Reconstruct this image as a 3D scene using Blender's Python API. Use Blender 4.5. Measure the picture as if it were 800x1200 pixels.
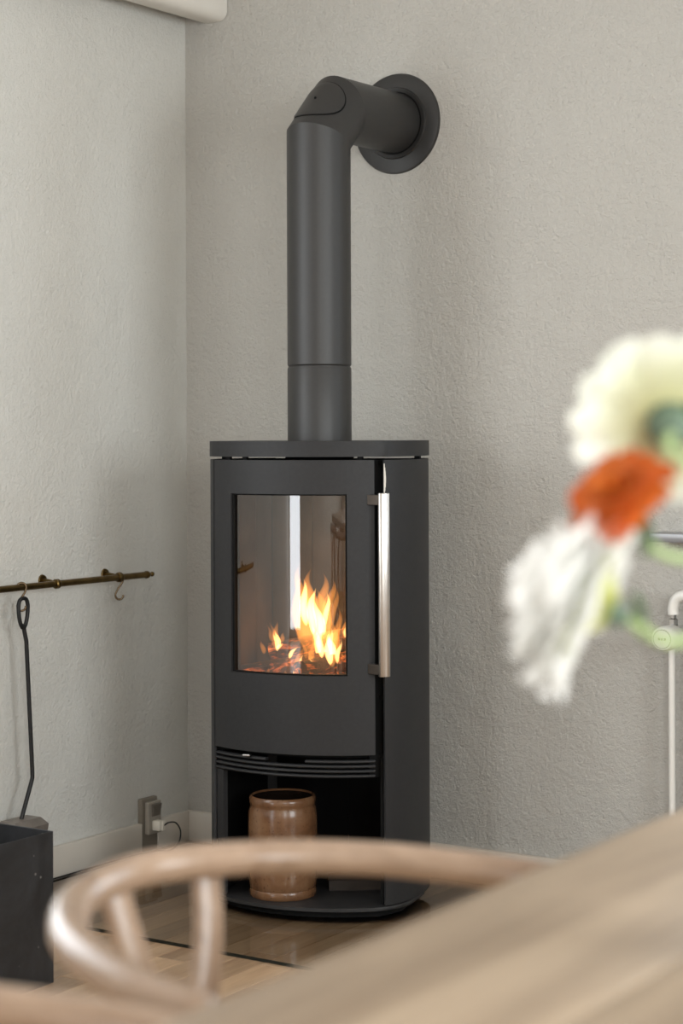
import bpy, bmesh, math, random
from mathutils import Vector, Matrix
random.seed(7)
PI = math.pi
for o in list(bpy.data.objects):
    bpy.data.objects.remove(o, do_unlink=True)
scene = bpy.context.scene
C = scene.collection

# ------------------------------------------------------------------ camera
CAM = Vector((3.08, -3.939, 1.064))
YAW = math.radians(33.4)
FPX = 2242.0                       # focal length for a frame 1200 px high
cd = bpy.data.cameras.new('camera')
cam = bpy.data.objects.new('camera', cd)
C.objects.link(cam)
cd.sensor_fit = 'VERTICAL'
cd.sensor_height = 36.0
cd.sensor_width = 24.0
cd.lens = FPX / 1200 * 36.0
cd.shift_y = -95.0 / 1200
cd.clip_start = 0.05
cam.matrix_world = (Matrix.Translation(CAM) @ Matrix.Rotation(YAW, 4, 'Z')
                    @ Matrix.Rotation(PI / 2, 4, 'X') @ Matrix.Rotation(-0.004, 4, 'Z'))
cd.dof.use_dof = True
cd.dof.focus_distance = 4.25
cd.dof.aperture_fstop = 4.2
cd.dof.aperture_blades = 0
scene.camera = cam

# ------------------------------------------------------------------ world, daylight, exposure
w = bpy.data.worlds.new('daylight')
scene.world = w
w.use_nodes = True
bg = w.node_tree.nodes['Background']
bg.inputs[0].default_value = (0.80, 0.90, 1.0, 1)
bg.inputs[1].default_value = 1.2

def window_light(name, loc, rot, sx, sy, power, color):
    l = bpy.data.lights.new(name, 'AREA')
    l.shape = 'RECTANGLE'
    l.size = sx
    l.size_y = sy
    l.energy = power
    l.color = color
    o = bpy.data.objects.new(name, l)
    o.location = loc
    o.rotation_euler = rot
    C.objects.link(o)
    return o

# daylight entering at the windows of the room, plus one added fill lamp
window_light('daylight_back_window', (2.55, 0.004, 1.45), (-PI / 2, 0, 0), 1.7, 1.1, 20, (0.84, 0.93, 1.0))
window_light('daylight_garden_door', (0.50, -6.205, 1.10), (PI / 2, 0, 0), 0.8, 2.1, 36, (0.95, 0.97, 1.0))
window_light('daylight_side_window', (4.605, -2.05, 1.45), (PI / 2, 0, PI / 2), 1.3, 1.3, 70, (0.93, 0.975, 0.99))
window_light('added_fill_far_side', (4.605, -4.75, 1.45), (PI / 2, 0, PI / 2), 1.5, 1.3, 112, (0.95, 0.985, 0.99))  # added fill, no known window here; lifts the left and back walls
window_light('daylight_left_window', (-0.005, -2.05, 1.50), (PI / 2, 0, -PI / 2), 1.4, 1.2, 36, (0.92, 0.965, 1.0))

vs = scene.view_settings
vs.view_transform = 'Standard'
vs.look = 'None'
vs.gamma = 1.0
vs.use_curve_mapping = False
vs.exposure = -0.30

# ------------------------------------------------------------------ materials
MATS = {}

def new_mat(name):
    m = bpy.data.materials.new(name)
    m.use_nodes = True
    MATS[name] = m
    nt = m.node_tree
    return m, nt, nt.nodes['Principled BSDF']

def srgb(r, g, b):
    def f(c):
        c /= 255.0
        return c / 12.92 if c <= 0.04045 else ((c + 0.055) / 1.055) ** 2.4
    return (f(r), f(g), f(b), 1)

def coords(nt, scale=(1, 1, 1), rot=(0, 0, 0), kind='Object'):
    tc = nt.nodes.new('ShaderNodeTexCoord')
    mp = nt.nodes.new('ShaderNodeMapping')
    mp.inputs['Scale'].default_value = scale
    mp.inputs['Rotation'].default_value = rot
    nt.links.new(tc.outputs[kind], mp.inputs['Vector'])
    return mp.outputs['Vector']

def noise(nt, vec, scale, detail=4, rough=0.55, dist=0.0):
    n = nt.nodes.new('ShaderNodeTexNoise')
    n.inputs['Scale'].default_value = scale
    n.inputs['Detail'].default_value = detail
    n.inputs['Roughness'].default_value = rough
    n.inputs['Distortion'].default_value = dist
    nt.links.new(vec, n.inputs['Vector'])
    return n.outputs['Fac']

def ramp(nt, fac, stops):
    r = nt.nodes.new('ShaderNodeValToRGB')
    e = r.color_ramp.elements
    while len(e) > 1:
        e.remove(e[-1])
    e[0].position, e[0].color = stops[0]
    for p, c in stops[1:]:
        k = e.new(p)
        k.color = c
    nt.links.new(fac, r.inputs['Fac'])
    return r.outputs['Color']

def mixc(nt, fac, a, b, mode='MIX'):
    m = nt.nodes.new('ShaderNodeMix')
    m.data_type = 'RGBA'
    m.blend_type = mode
    for sock, v in ((m.inputs['Factor'], fac), (m.inputs[6], a), (m.inputs[7], b)):
        if hasattr(v, 'links'):
            nt.links.new(v, sock)
        else:
            sock.default_value = v
    return m.outputs[2]

def bump(nt, b, height, strength, dist=0.01, prev=None):
    n = nt.nodes.new('ShaderNodeBump')
    n.inputs['Strength'].default_value = strength
    n.inputs['Distance'].default_value = dist
    nt.links.new(height, n.inputs['Height'])
    if prev:
        nt.links.new(prev, n.inputs['Normal'])
    if b:
        nt.links.new(n.outputs['Normal'], b.inputs['Normal'])
    return n.outputs['Normal']

def plain(name, col, rough=0.5, metal=0.0, var=0.08, vscale=30, bumps=0.0, bscale=200, spec=0.5):
    m, nt, b = new_mat(name)
    v = coords(nt)
    lo = tuple(c * (1 - var) for c in col[:3]) + (1,)
    hi = tuple(min(1, c * (1 + var)) for c in col[:3]) + (1,)
    nt.links.new(ramp(nt, noise(nt, v, vscale, 3), [(0.3, lo), (0.7, hi)]), b.inputs['Base Color'])
    b.inputs['Roughness'].default_value = rough
    b.inputs['Metallic'].default_value = metal
    b.inputs['Specular IOR Level'].default_value = spec
    if bumps:
        bump(nt, b, noise(nt, v, bscale, 2), bumps, 0.001)
    return m

def plaster(name, col, relief):
    m, nt, b = new_mat(name)
    v = coords(nt)
    base = ramp(nt, noise(nt, v, 2.2, 4, 0.6), [(0.3, tuple(c * 0.95 for c in col[:3]) + (1,)), (0.75, col)])
    # small pits and dirt specks
    vor = nt.nodes.new('ShaderNodeTexVoronoi')
    vor.inputs['Scale'].default_value = 26
    nt.links.new(v, vor.inputs['Vector'])
    speck = ramp(nt, vor.outputs['Distance'], [(0.035, (1, 1, 1, 1)), (0.06, (0, 0, 0, 1))])
    gate = ramp(nt, noise(nt, v, 3.7, 2), [(0.52, (0, 0, 0, 1)), (0.66, (0.45, 0.45, 0.45, 1))])
    fac = mixc(nt, 1.0, speck, gate, 'MULTIPLY')
    nt.links.new(mixc(nt, fac, base, (0.12, 0.10, 0.08, 1)), b.inputs['Base Color'])
    b.inputs['Roughness'].default_value = 0.85
    b.inputs['Specular IOR Level'].default_value = 0.25
    big = noise(nt, v, 5.0, 3, 0.5)
    n1 = bump(nt, None, big, 0.35 * relief, 0.03)
    mid = noise(nt, v, 85, 5, 0.68, 0.15)
    n2 = bump(nt, None, mid, 0.55 * relief, 0.007, n1)
    fine = noise(nt, v, 260, 3, 0.7)
    bump(nt, b, fine, 0.35 * relief, 0.003, n2)
    return m

plaster('plaster_back', srgb(197, 194, 187), 2.1)
plaster('plaster_left', srgb(218, 217, 211), 1.4)
plaster('plaster_plain', srgb(200, 194, 184), 0.4)
plain('ceiling_paint', srgb(228, 226, 222), 0.8, var=0.02)
plain('trim_paint', srgb(214, 207, 196), 0.45, var=0.03, vscale=8)
plain('beam_paint', srgb(224, 220, 212), 0.5, var=0.03, vscale=6)
plain('stove_paint', srgb(40, 40, 41), 0.5, var=0.10, vscale=120, bumps=0.15, bscale=900, spec=0.28)
plain('stove_black', srgb(12, 12, 12), 0.8, var=0.15, spec=0.2)
plain('cast_black', srgb(34, 33, 33), 0.55, var=0.25, vscale=20, bumps=0.1)
plain('flue_paint', srgb(44, 43, 42), 0.42, var=0.07, vscale=150, bumps=0.12, bscale=1200, spec=0.45)
plain('brushed_steel', srgb(188, 184, 179), 0.28, 1.0, var=0.04)
plain('bracket_steel', srgb(96, 88, 82), 0.35, 1.0)
plain('bright_mark', srgb(205, 200, 190), 0.5)
plain('brass', srgb(112, 92, 56), 0.36, 1.0, var=0.25, vscale=40)
plain('hook_steel', srgb(112, 96, 76), 0.3, 1.0)
plain('wrought_black', srgb(11, 11, 12), 0.55, var=0.2, vscale=60, bumps=0.3, bscale=150)
plain('pewter', srgb(128, 121, 114), 0.4, 0.35, var=0.15)
plain('bristle', srgb(18, 17, 16), 0.9)
plain('socket_board', srgb(128, 120, 108), 0.6, var=0.06)
plain('socket_plate', srgb(158, 151, 140), 0.4, var=0.03)
plain('socket_rocker', srgb(104, 97, 88), 0.4, var=0.03)
plain('plug_white', srgb(228, 222, 210), 0.35, var=0.02)
plain('cord_black', srgb(14, 14, 14), 0.45)
plain('radiator_white', srgb(218, 216, 210), 0.35, var=0.02)
plain('valve_grey', srgb(196, 194, 188), 0.4, var=0.02)
plain('valve_mark', srgb(120, 118, 112), 0.4)
plain('sill_grey', srgb(142, 142, 144), 0.3, 0.3, var=0.05)
plain('chrome', srgb(190, 190, 190), 0.12, 1.0)
plain('leaf_green', srgb(74, 104, 66), 0.55, var=0.25, vscale=40)
plain('calyx_green', srgb(84, 102, 84), 0.6, var=0.2, vscale=60)
plain('stem_green', srgb(158, 178, 124), 0.5, var=0.1)
plain('cord_seat', srgb(196, 172, 130), 0.8, var=0.15, vscale=90, bumps=0.3)
plain('vase_ceramic', srgb(205, 208, 205), 0.25, var=0.03)
plain('white_frame', srgb(225, 224, 220), 0.4, var=0.02)
plain('crock_inside', srgb(26, 18, 13), 0.12)

# bin: black sheet steel with pale scratches and paint spots
m, nt, b = new_mat('bin_steel')
v = coords(nt)
base = ramp(nt, noise(nt, v, 9, 5, 0.65, 0.8), [(0.3, srgb(15, 16, 18)), (0.75, srgb(46, 47, 50))])
vor = nt.nodes.new('ShaderNodeTexVoronoi'); vor.inputs['Scale'].default_value = 38
nt.links.new(v, vor.inputs['Vector'])
sp = ramp(nt, vor.outputs['Distance'], [(0.07, (1, 1, 1, 1)), (0.12, (0, 0, 0, 1))])
gt = ramp(nt, noise(nt, v, 6, 2), [(0.5, (0, 0, 0, 1)), (0.62, (0.8, 0.8, 0.8, 1))])
nt.links.new(mixc(nt, mixc(nt, 1.0, sp, gt, 'MULTIPLY'), base, srgb(150, 148, 142)), b.inputs['Base Color'])
b.inputs['Roughness'].default_value = 0.5

# woods
def wood(name, dark, light, scale, rough, axis='Y', spec=0.5):
    m, nt, b = new_mat(name)
    s = {'X': (0.6, 9, 9), 'Y': (9, 0.6, 9), 'Z': (9, 9, 0.6)}[axis]
    oi = nt.nodes.new('ShaderNodeObjectInfo')
    v = coords(nt, tuple(q * scale for q in s))
    ad = nt.nodes.new('ShaderNodeVectorMath'); ad.operation = 'ADD'
    cmb = nt.nodes.new('ShaderNodeCombineXYZ')
    ml = nt.nodes.new('ShaderNodeMath'); ml.operation = 'MULTIPLY'; ml.inputs[1].default_value = 37.0
    nt.links.new(oi.outputs['Random'], ml.inputs[0])
    for k in range(3):
        nt.links.new(ml.outputs[0], cmb.inputs[k])
    nt.links.new(v, ad.inputs[0]); nt.links.new(cmb.outputs[0], ad.inputs[1])
    vec = ad.outputs[0]
    g1 = noise(nt, vec, 2.0, 5, 0.6, 0.7)
    g2 = noise(nt, vec, 9.0, 3, 0.6)
    c1 = ramp(nt, g1, [(0.28, dark), (0.72, light)])
    c2 = mixc(nt, 0.22, c1, ramp(nt, g2, [(0.35, tuple(q * 0.6 for q in dark[:3]) + (1,)), (0.65, light)]))
    nt.links.new(c2, b.inputs['Base Color'])
    b.inputs['Roughness'].default_value = rough
    b.inputs['Specular IOR Level'].default_value = spec
    bump(nt, b, g2, 0.08, 0.001)
    return m, nt, b, c2

wood('table_oak', srgb(118, 98, 77), srgb(186, 165, 140), 0.6, 0.5)
wood('chair_oak', srgb(136, 111, 91), srgb(170, 146, 125), 1.0, 0.24, 'X')
wood('rough_wood', srgb(24, 20, 17), srgb(52, 41, 32), 2.0, 0.8, 'X')
m, nt, b, c2 = wood('parquet_oak', srgb(150, 120, 94), srgb(188, 160, 130), 1.4, 0.33)
oi = nt.nodes.new('ShaderNodeObjectInfo')
tint = ramp(nt, oi.outputs['Random'], [(0.0, (0.72, 0.68, 0.64, 1)), (0.5, (0.92, 0.9, 0.87, 1)), (1.0, (1.16, 1.13, 1.08, 1))])
nt.links.new(mixc(nt, 1.0, c2, tint, 'MULTIPLY'), b.inputs['Base Color'])

# far floor: staves beyond the ones built singly
m, nt, b = new_mat('parquet_far')
bt = nt.nodes.new('ShaderNodeTexBrick')
bt.inputs['Scale'].default_value = 1.0
bt.inputs['Brick Width'].default_value = 0.42
bt.inputs['Row Height'].default_value = 0.07
bt.inputs['Mortar Size'].default_value = 0.0012
bt.inputs['Color1'].default_value = srgb(150, 116, 84)
bt.inputs['Color2'].default_value = srgb(186, 152, 116)
bt.inputs['Mortar'].default_value = srgb(90, 66, 46)
nt.links.new(coords(nt, rot=(0, 0, PI / 2)), bt.inputs['Vector'])
nt.links.new(bt.outputs['Color'], b.inputs['Base Color'])
b.inputs['Roughness'].default_value = 0.35

# clear glass: transparent sheet with a mirror coat that follows the Fresnel law
def sheet_glass(name, tint, ior, rough=0.0):
    m = bpy.data.materials.new(name)
    m.use_nodes = True
    MATS[name] = m
    nt = m.node_tree
    nt.nodes.clear()
    out = nt.nodes.new('ShaderNodeOutputMaterial')
    mix = nt.nodes.new('ShaderNodeMixShader')
    tr = nt.nodes.new('ShaderNodeBsdfTransparent'); tr.inputs[0].default_value = tint
    gl = nt.nodes.new('ShaderNodeBsdfGlossy'); gl.inputs['Roughness'].default_value = rough
    fr = nt.nodes.new('ShaderNodeFresnel'); fr.inputs['IOR'].default_value = ior
    nt.links.new(fr.outputs[0], mix.inputs[0])
    nt.links.new(tr.outputs[0], mix.inputs[1])
    nt.links.new(gl.outputs[0], mix.inputs[2])
    nt.links.new(mix.outputs[0], out.inputs['Surface'])
    return m
sheet_glass('door_glass', (0.88, 0.87, 0.86, 1), 2.3, 0.012)
sheet_glass('hearth_glass', (0.95, 0.97, 0.96, 1), 1.38, 0.0)
sheet_glass('window_glass', (0.97, 0.98, 0.98, 1), 1.45, 0.0)
plain('glass_edge', srgb(16, 26, 24), 0.2)

# vermiculite lining, browned by soot
m, nt, b = new_mat('vermiculite')
v = coords(nt)
nt.links.new(ramp(nt, noise(nt, v, 7, 5, 0.6, 0.5), [(0.3, srgb(44, 36, 30)), (0.7, srgb(86, 72, 60))]), b.inputs['Base Color'])
b.inputs['Roughness'].default_value = 0.9
bump(nt, b, noise(nt, v, 160, 3), 0.3, 0.002)

# burning log: charred bark with glowing cracks
m, nt, b = new_mat('burning_log')
v = coords(nt)
nt.links.new(ramp(nt, noise(nt, v, 18, 4), [(0.3, srgb(34, 25, 20)), (0.7, srgb(120, 84, 60))]), b.inputs['Base Color'])
b.inputs['Roughness'].default_value = 0.9
gl = noise(nt, coords(nt, (14, 55, 55)), 1.0, 4, 0.65, 1.2)
nt.links.new(ramp(nt, gl, [(0.50, (0, 0, 0, 1)), (0.62, (0.55, 0.10, 0.015, 1)), (0.74, (1.0, 0.42, 0.10, 1))]), b.inputs['Emission Color'])
b.inputs['Emission Strength'].default_value = 1.7
bump(nt, b, noise(nt, v, 40, 4), 0.6, 0.006)
m, nt, b = new_mat('ember_bed')
v = coords(nt)
nt.links.new(ramp(nt, noise(nt, v, 30, 4), [(0.3, srgb(30, 24, 21)), (0.7, srgb(90, 74, 64))]), b.inputs['Base Color'])
gl = noise(nt, v, 45, 4, 0.6, 0.8)
nt.links.new(ramp(nt, gl, [(0.5, (0, 0, 0, 1)), (0.62, (1.0, 0.2, 0.03, 1)), (0.75, (1.0, 0.6, 0.2, 1))]), b.inputs['Emission Color'])
b.inputs['Emission Strength'].default_value = 2.6

# flame: thin glowing gas (volume), brighter where it is deeper
def flame_mat(name, col, strength):
    m = bpy.data.materials.new(name)
    m.use_nodes = True
    MATS[name] = m
    nt = m.node_tree
    nt.nodes.clear()
    out = nt.nodes.new('ShaderNodeOutputMaterial')
    em = nt.nodes.new('ShaderNodeEmission')
    em.inputs[0].default_value = col
    em.inputs[1].default_value = strength
    nt.links.new(em.outputs[0], out.inputs['Volume'])
flame_mat('flame_outer', (1.0, 0.34, 0.06, 1), 54)
flame_mat('flame_core', (1.0, 0.58, 0.19, 1), 280)

# crock: salt-glazed brown stoneware
m, nt, b = new_mat('crock_glaze')
v = coords(nt)
vs_ = coords(nt, (16, 16, 12))
c1 = ramp(nt, noise(nt, vs_, 1.0, 5, 0.6, 0.4), [(0.30, srgb(84, 58, 40)), (0.5, srgb(108, 76, 52)), (0.74, srgb(126, 96, 70))])
nt.links.new(mixc(nt, ramp(nt, noise(nt, v, 160, 2), [(0.62, (0, 0, 0, 1)), (0.72, (0.6, 0.6, 0.6, 1))]), c1, srgb(64, 38, 22)), b.inputs['Base Color'])
b.inputs['Roughness'].default_value = 0.22
bump(nt, b, noise(nt, coords(nt, (2, 2, 60)), 1.0, 3), 0.25, 0.003)

# petals: colour grows from the base to the tip of the flower
def petal(name, inner, outer, r0, r1):
    m, nt, b = new_mat(name)
    tc = nt.nodes.new('ShaderNodeTexCoord')
    ln = nt.nodes.new('ShaderNodeVectorMath'); ln.operation = 'LENGTH'
    nt.links.new(tc.outputs['Object'], ln.inputs[0])
    mr = nt.nodes.new('ShaderNodeMapRange')
    mr.inputs['From Min'].default_value = r0
    mr.inputs['From Max'].default_value = r1
    nt.links.new(ln.outputs['Value'], mr.inputs['Value'])
    nt.links.new(ramp(nt, mr.outputs[0], [(0, inner), (1, outer)]), b.inputs['Base Color'])
    b.inputs['Roughness'].default_value = 0.6
    # thin petals let about half of the light through
    tl = nt.nodes.new('ShaderNodeBsdfTranslucent')
    col = b.inputs['Base Color'].links[0].from_socket
    nt.links.new(col, tl.inputs['Color'])
    mx = nt.nodes.new('ShaderNodeMixShader')
    mx.inputs[0].default_value = 0.55
    out = nt.nodes['Material Output']
    nt.links.new(b.outputs[0], mx.inputs[1])
    nt.links.new(tl.outputs[0], mx.inputs[2])
    nt.links.new(mx.outputs[0], out.inputs['Surface'])
petal('petal_white', srgb(230, 231, 165), srgb(252, 252, 250), 0.018, 0.044)
petal('petal_cream', srgb(226, 224, 176), srgb(248, 250, 240), 0.015, 0.046)
petal('petal_orange', srgb(224, 140, 60), srgb(222, 112, 48), 0.01, 0.035)

# ------------------------------------------------------------------ mesh helpers
def link(o, parent=None):
    C.objects.link(o)
    if parent is not None:
        o.parent = parent
    return o

def obj(name, bm, mat, parent=None, smooth=None, loc=None):
    me = bpy.data.meshes.new(name)
    bmesh.ops.recalc_face_normals(bm, faces=bm.faces[:])
    bm.to_mesh(me)
    bm.free()
    mats = mat if isinstance(mat, (list, tuple)) else [mat]
    for k in mats:
        me.materials.append(MATS[k])
    if smooth is not None:
        for p in me.polygons:
            p.use_smooth = True
        me.set_sharp_from_angle(angle=math.radians(smooth))
    o = bpy.data.objects.new(name, me)
    if loc:
        o.location = loc
    return link(o, parent)

def thing(name, label, cat, loc=(0, 0, 0), rz=0.0, group=None):
    o = bpy.data.objects.new(name, None)
    o.empty_display_size = 0.05
    o.location = loc
    o.rotation_euler = (0, 0, rz)
    o['label'] = label
    o['category'] = cat
    if group:
        o['group'] = group
    return link(o)

def tag(o, label, cat, group=None):
    o['label'] = label
    o['category'] = cat
    if group:
        o['group'] = group
    return o

def struct(o):
    o['kind'] = 'structure'
    return o

def add_box(bm, lo, hi, bevel=0.0, seg=2):
    r = bmesh.ops.create_cube(bm, size=1.0)
    vv = r['verts']
    for q in vv:
        q.co = Vector([lo[i] + (q.co[i] + 0.5) * (hi[i] - lo[i]) for i in range(3)])
    if bevel:
        ed = list({e for q in vv for e in q.link_edges})
        bmesh.ops.bevel(bm, geom=ed, offset=bevel, segments=seg, profile=0.5, affect='EDGES')
    return bm

def box(lo, hi, bevel=0.0, seg=2):
    return add_box(bmesh.new(), lo, hi, bevel, seg)

def add_rings(bm, rings, cap=True, closed=False):
    vr = [[bm.verts.new(p) for p in r] for r in rings]
    n = len(rings[0])
    m_ = len(vr)
    for i in range(m_ if closed else m_ - 1):
        a, b_ = vr[i], vr[(i + 1) % m_]
        for j in range(n):
            bm.faces.new((a[j], a[(j + 1) % n], b_[(j + 1) % n], b_[j]))
    if cap and not closed:
        bm.faces.new(vr[0])
        bm.faces.new(vr[-1])
    return bm

def add_tube(bm, pts, rad, n=12, closed=False, flat=None, ref=None, power=2.0):
    """sweep an ellipse along pts; rad a number or a list; flat = (a, b) factors on the two axes"""
    pts = [Vector(p) for p in pts]
    if not isinstance(rad, (list, tuple)):
        rad = [rad] * len(pts)
    rings = []
    up = Vector(ref) if ref else None
    prev = None
    for i, p in enumerate(pts):
        a = pts[i - 1] if (i > 0 or closed) else pts[i]
        b_ = pts[(i + 1) % len(pts)] if (i < len(pts) - 1 or closed) else pts[i]
        t = (b_ - a).normalized()
        if up is not None:
            x = up.cross(t).normalized()
        else:
            if prev is None:
                q = Vector((0, 0, 1)) if abs(t.z) < 0.9 else Vector((1, 0, 0))
                x = q.cross(t).normalized()
            else:
                x = (prev - t * prev.dot(t)).normalized()
        prev = x
        y = t.cross(x)
        fa, fb = flat if flat else (1, 1)
        ring = []
        for k in range(n):
            an = 2 * PI * k / n
            c_, s_ = math.cos(an), math.sin(an)
            e = 2.0 / power
            ring.append(p + x * (math.copysign(abs(c_) ** e, c_) * rad[i] * fa) + y * (math.copysign(abs(s_) ** e, s_) * rad[i] * fb))
        rings.append(ring)
    return add_rings(bm, rings, True, closed)

def tube(pts, rad, n=12, **k):
    return add_tube(bmesh.new(), pts, rad, n, **k)

def add_lathe(bm, prof, n=32, origin=(0, 0, 0), axis=None):
    """prof: (r, h); closed profile loop if first and last r > 0 are equal points"""
    o_ = Vector(origin)
    q = Vector((0, 0, 1)).rotation_difference(Vector(axis)) if axis else None
    rows = []
    for r, h in prof:
        row = []
        if r < 1e-6:
            p = Vector((0, 0, h))
            row = [bm.verts.new(o_ + (q @ p if q else p))]
        else:
            for k in range(n):
                a = 2 * PI * k / n
                p = Vector((r * math.cos(a), r * math.sin(a), h))
                row.append(bm.verts.new(o_ + (q @ p if q else p)))
        rows.append(row)
    for a, b_ in zip(rows, rows[1:]):
        if len(a) == 1 and len(b_) == 1:
            continue
        for k in range(n):
            k2 = (k + 1) % n
            if len(a) == 1:
                bm.faces.new((a[0], b_[k], b_[k2]))
            elif len(b_) == 1:
                bm.faces.new((a[k], a[k2], b_[0]))
            else:
                bm.faces.new((a[k], a[k2], b_[k2], b_[k]))
    return bm

def lathe(prof, n=32, **k):
    return add_lathe(bmesh.new(), prof, n, **k)

def add_prism(bm, poly, z0, z1, bevel=0.0):
    a = [bm.verts.new((x, y, z0)) for x, y in poly]
    b_ = [bm.verts.new((x, y, z1)) for x, y in poly]
    n = len(poly)
    f0 = bm.faces.new(a)
    f1 = bm.faces.new(b_)
    for i in range(n):
        bm.faces.new((a[i], a[(i + 1) % n], b_[(i + 1) % n], b_[i]))
    if bevel:
        ed = list(f0.edges) + list(f1.edges)
        bmesh.ops.bevel(bm, geom=ed, offset=bevel, segments=2, profile=0.5, affect='EDGES')
    return bm

def prism(poly, z0, z1, bevel=0.0):
    return add_prism(bmesh.new(), poly, z0, z1, bevel)

def smoothpath(pts, k=6):
    """Catmull-Rom through pts"""
    P = [Vector(p) for p in pts]
    out = []
    for i in range(len(P) - 1):
        p0 = P[i - 1] if i > 0 else P[i] * 2 - P[i + 1]
        p1, p2 = P[i], P[i + 1]
        p3 = P[i + 2] if i + 2 < len(P) else P[i + 1] * 2 - P[i]
        for j in range(k):
            t = j / k
            out.append(0.5 * ((2 * p1) + (p2 - p0) * t + (2 * p0 - 5 * p1 + 4 * p2 - p3) * t * t + (3 * p1 - p0 - 3 * p2 + p3) * t ** 3))
    out.append(P[-1])
    return out

def copy_tree(o, parent=None):
    c = o.copy()
    C.objects.link(c)
    if parent is not None:
        c.parent = parent
    for ch in list(o.children):
        copy_tree(ch, c)
    return c

# ------------------------------------------------------------------ the room
RX, RY, RZ = 4.6, -6.2, 2.4      # extents of the room
T = 0.12

def wall_with_holes(name, axis, plane, a0, a1, holes, mat, outward):
    """axis 'X': wall spans x at y = plane; axis 'Y': wall spans y at x = plane. holes: (a, b, z0, z1)"""
    bm = bmesh.new()
    cuts = sorted({a0, a1} | {h[0] for h in holes} | {h[1] for h in holes})
    p0, p1 = sorted((plane, plane + outward * T))
    for c0, c1 in zip(cuts, cuts[1:]):
        hs = [h for h in holes if h[0] <= c0 and h[1] >= c1]
        zs = [(0, RZ)] if not hs else [(0, hs[0][2]), (hs[0][3], RZ)]
        for z0, z1 in zs:
            if z1 - z0 < 1e-4:
                continue
            if axis == 'X':
                add_box(bm, (c0, p0, z0), (c1, p1, z1))
            else:
                add_box(bm, (p0, c0, z0), (p1, c1, z1))
    return struct(obj(name, bm, mat))

wall_with_holes('wall_back', 'X', 0.0, 0.0, RX, [(1.7, 3.4, 0.9, 2.0)], 'plaster_back', 1)
wall_with_holes('wall_left', 'Y', 0.0, RY, T, [(-2.75, -1.35, 0.9, 2.1)], 'plaster_left', -1)
wall_with_holes('wall_front', 'X', RY, 0.0, RX, [(0.1, 0.9, 0.05, 2.15)], 'plaster_plain', -1)
wall_with_holes('wall_right', 'Y', RX, RY - T, T, [(-2.7, -1.4, 0.8, 2.1), (-5.5, -4.0, 0.8, 2.1)], 'plaster_plain', 1)
struct(obj('ceiling', box((-T, RY - T, RZ), (RX + T, T, RZ + 0.1)), 'ceiling_paint'))

def window(name, axis, plane, a0, a1, z0, z1, label):
    o = bpy.data.objects.new(name, None)
    link(o)
    struct(o)
    o['label'] = label
    t = 0.05
    bars = [(a0, a1, z0, z0 + t), (a0, a1, z1 - t, z1), (a0, a0 + t, z0 + t, z1 - t), (a1 - t, a1, z0 + t, z1 - t),
            ((a0 + a1) / 2 - 0.03, (a0 + a1) / 2 + 0.03, z0 + t, z1 - t)]
    for q in bars:
        if axis == 'X':
            obj('window_frame', box((q[0], plane - 0.02, q[2]), (q[1], plane + 0.02, q[3]), 0.004), 'white_frame', o)
        else:
            obj('window_frame', box((plane - 0.02, q[0], q[2]), (plane + 0.02, q[1], q[3]), 0.004), 'white_frame', o)
_win = window
def window(name, axis, plane, a0, a1, z0, z1, label):
    _win(name, axis, plane, a0, a1, z0, z1, label)
    o = bpy.data.objects[name]
    mid = (a0 + a1) / 2
    for b0, b1 in ((a0 + 0.045, mid - 0.025), (mid + 0.025, a1 - 0.045)):
        bm = bmesh.new()
        co = [(b0, z0 + 0.045), (b1, z0 + 0.045), (b1, z1 - 0.045), (b0, z1 - 0.045)]
        bm.faces.new([bm.verts.new((a, plane, z) if axis == 'X' else (plane, a, z)) for a, z in co])
        obj('window_pane', bm, 'window_glass', o)
window('window_1', 'X', 0.03, 1.7, 3.4, 0.9, 2.0, 'white framed window above the radiator')
window('window_2', 'X', RY - 0.03, 0.1, 0.9, 0.05, 2.15, 'tall white glazed garden door opening facing the stove')
window('window_4', 'Y', -0.03, -2.75, -1.35, 0.9, 2.1, 'white framed window in the left wall')
window('window_3', 'Y', RX + 0.03, -2.7, -1.4, 0.8, 2.1, 'white framed side window')

window('added_fill_window', 'Y', RX + 0.03, -5.5, -4.0, 0.8, 2.1, 'white framed far side window, unseen, added for fill light')  # unseen window made up to house the far side fill lamp

# floor: oak staves one by one where the photograph shows them, the rest in the slab's own finish
fl = struct(obj('floor', box((-T, RY - T, -0.12), (RX + T, T, -0.006)), 'parquet_far'))
PX1, PY0 = 1.82, -2.31
SW, SL = 0.07, 0.42
stave = None
nx = int(round(PX1 / SW))
stave_bm = box((-SW / 2 + 0.0004, -SL / 2 + 0.0004, -0.006), (SW / 2 - 0.0004, SL / 2 - 0.0004, 0.0), 0.0008, 1)
me = bpy.data.meshes.new('floor_plank')
stave_bm.to_mesh(me); stave_bm.free()
me.materials.append(MATS['parquet_oak'])
for i in range(nx):
    off = (i % 3) * 0.14 + (0.07 if (i // 3) % 2 else 0)
    y = -off + SL
    j = 0
    while y > PY0:
        y0, y1 = max(y - SL, PY0), min(y, 0.0)
        if y1 - y0 > 0.03:
            o = bpy.data.objects.new('floor_plank', me)
            o.scale = (1, (y1 - y0) / SL, 1)
            o.location = ((i + 0.5) * SW, (y0 + y1) / 2, 0)
            link(o, fl)
        y -= SL
# slab finish level with the staves elsewhere
bm = bmesh.new()
add_box(bm, (PX1, RY, -0.006), (RX, 0, 0.0))
add_box(bm, (0, RY, -0.006), (PX1, PY0, 0.0))
obj('floor_finish', bm, 'parquet_far', fl)

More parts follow.
